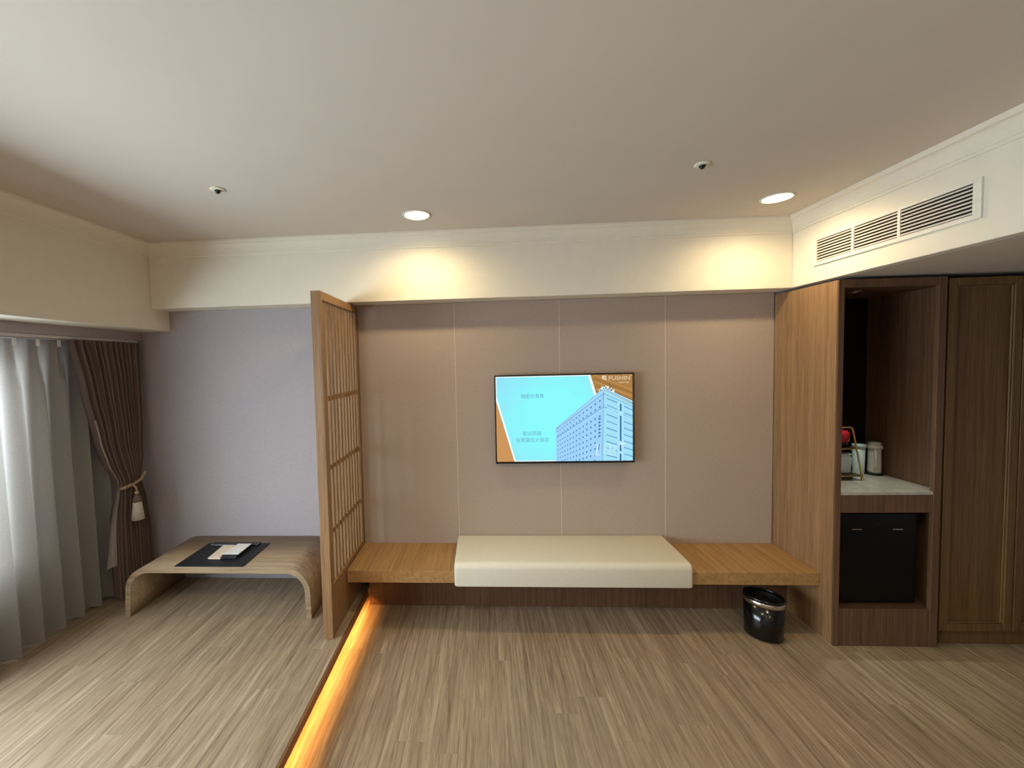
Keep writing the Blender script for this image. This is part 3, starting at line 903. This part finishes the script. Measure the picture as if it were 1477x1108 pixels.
def sprinkler(loc, label):
    t = thing('ceiling_sprinkler', label, 'sprinkler', loc, 'ceiling sprinklers')
    build('cover_plate', lathe(bmesh.new(), loc, [(0, -.0004), (.036, -.0004), (.036, -.003), (.030, -.006), (0, -.007)], 30), M_white, t)
    bm = lathe(bmesh.new(), loc, [(0, -.0085), (.016, -.0085), (.014, -.013), (.009, -.018), (.009, -.021), (0, -.022)], 20)
    build('nozzle', bm, M_metal, t)
    return t
s1 = sprinkler((-1.339, -1.015, ZC), 'small dark ceiling sprinkler above the low table side')
s2 = dup(s1); s2.location = (1.068, -1.024, ZC); s2['label'] = 'small dark ceiling sprinkler beside the right downlight'

# LED tape under the nosing
bm = bmesh.new()
nseg = 90
for i in range(nseg):
    a, b = -.16-(4.7)*i/nseg, -.16-(4.7)*(i+1)/nseg
    put(bm, [(XE-.040, a, .0865), (XE-.030, a, .0865), (XE-.030, b, .0865), (XE-.040, b, .0865)], [(0, 1, 2, 3)])
box(bm, XE-.041, XE-.029, -4.86, -.16, .0868, .0932, mi=1)
o = build('led_strip', bm, [M_led, M_alu], loc=(XE-.035, -2.4, .09)); tag(o, 'glowing amber light strip under the edge of the raised floor', 'light')

# ------------------------------------------------------------------ lamps
def lamp(name, kind, loc, energy, color, **k):
    l = bpy.data.lights.new(name, kind); l.energy = energy; l.color = color
    for a, v in k.items(): setattr(l, a, v)
    o = bpy.data.objects.new(name, l); C.objects.link(o); o.location = loc; return o
WARM = (1.0, .78, .44)
for x, y in ((-.387, -.526), (1.736, -.544)):
    lamp('downlight_lamp', 'SPOT', (x, y, ZC-.012), 43, WARM, spot_size=math.radians(172), spot_blend=1.0, shadow_soft_size=.05)
# unseen warm spots added out of view to fill the room with light
for x, y in ((-.4, -2.7), (1.1, -2.4), (-.4, -4.3), (1.1, -4.3)):
    lamp('room_fill_lamp', 'SPOT', (x, y, ZC-.012), 44, (1.0, .82, .56), spot_size=math.radians(150), spot_blend=.5, shadow_soft_size=.06)
lamp('cabinet_spot_lamp', 'SPOT', (2.32, -.38, 2.155), 28, (.92, 1.0, .92), spot_size=math.radians(44), spot_blend=.6, shadow_soft_size=.015)
w = lamp('window_daylight', 'AREA', (XW-.30, (WY0+WY1)/2, 1.35), 380, (.80, .90, 1.0), shape='RECTANGLE', size=1.5, size_y=3.3)
w.rotation_euler = (0, -PI/2+math.radians(22), 0)
wd = bpy.data.worlds.new('World'); bpy.context.scene.world = wd; wd.use_nodes = True
nt = wd.node_tree; bg = nt.nodes['Background']
sky = nt.nodes.new('ShaderNodeTexSky'); sky.sky_type = 'HOSEK_WILKIE'; sky.turbidity = 4
nt.links.new(sky.outputs[0], bg.inputs['Color']); bg.inputs['Strength'].default_value = .8

# ------------------------------------------------------------------ camera
f, ppx, ppy, yaw, pitch, roll = 599.3443, 662.0446, 552.5175, .0579, .0465, .0239
cy, sy, cp_, sp, cr, sr = math.cos(yaw), math.sin(yaw), math.cos(pitch), math.sin(pitch), math.cos(roll), math.sin(roll)
R = Matrix(((cy, -sy, 0), (sy, cy, 0), (0, 0, 1))) @ Matrix(((1, 0, 0), (0, cp_, sp), (0, -sp, cp_))) @ Matrix(((cr, 0, sr), (0, 1, 0), (-sr, 0, cr)))
right, fwd, up = R.col[0], R.col[1], R.col[2]
cam = bpy.data.cameras.new('camera'); co = bpy.data.objects.new('camera', cam); C.objects.link(co)
M4 = Matrix.Identity(4)
for i in range(3):
    M4[i][0] = right[i]; M4[i][1] = up[i]; M4[i][2] = -fwd[i]
M4.translation = Vector((0, -3.12, 1.776))
co.matrix_world = M4
cam.sensor_width = 36; cam.sensor_fit = 'HORIZONTAL'; cam.lens = f/1477*36
cam.shift_x = (738.5-ppx)/1477; cam.shift_y = (ppy-554)/1477
cam.clip_start = .05
sc = bpy.context.scene
sc.camera = co
sc.view_settings.view_transform = 'Standard'; sc.view_settings.look = 'None'
sc.view_settings.exposure = 0.0
sc.cycles.use_denoising = True
sc.cycles.max_bounces = 10; sc.cycles.diffuse_bounces = 6; sc.cycles.transparent_max_bounces = 12
sc.cycles.caustics_reflective = False; sc.cycles.caustics_refractive = False
sc.cycles.sample_clamp_indirect = 4
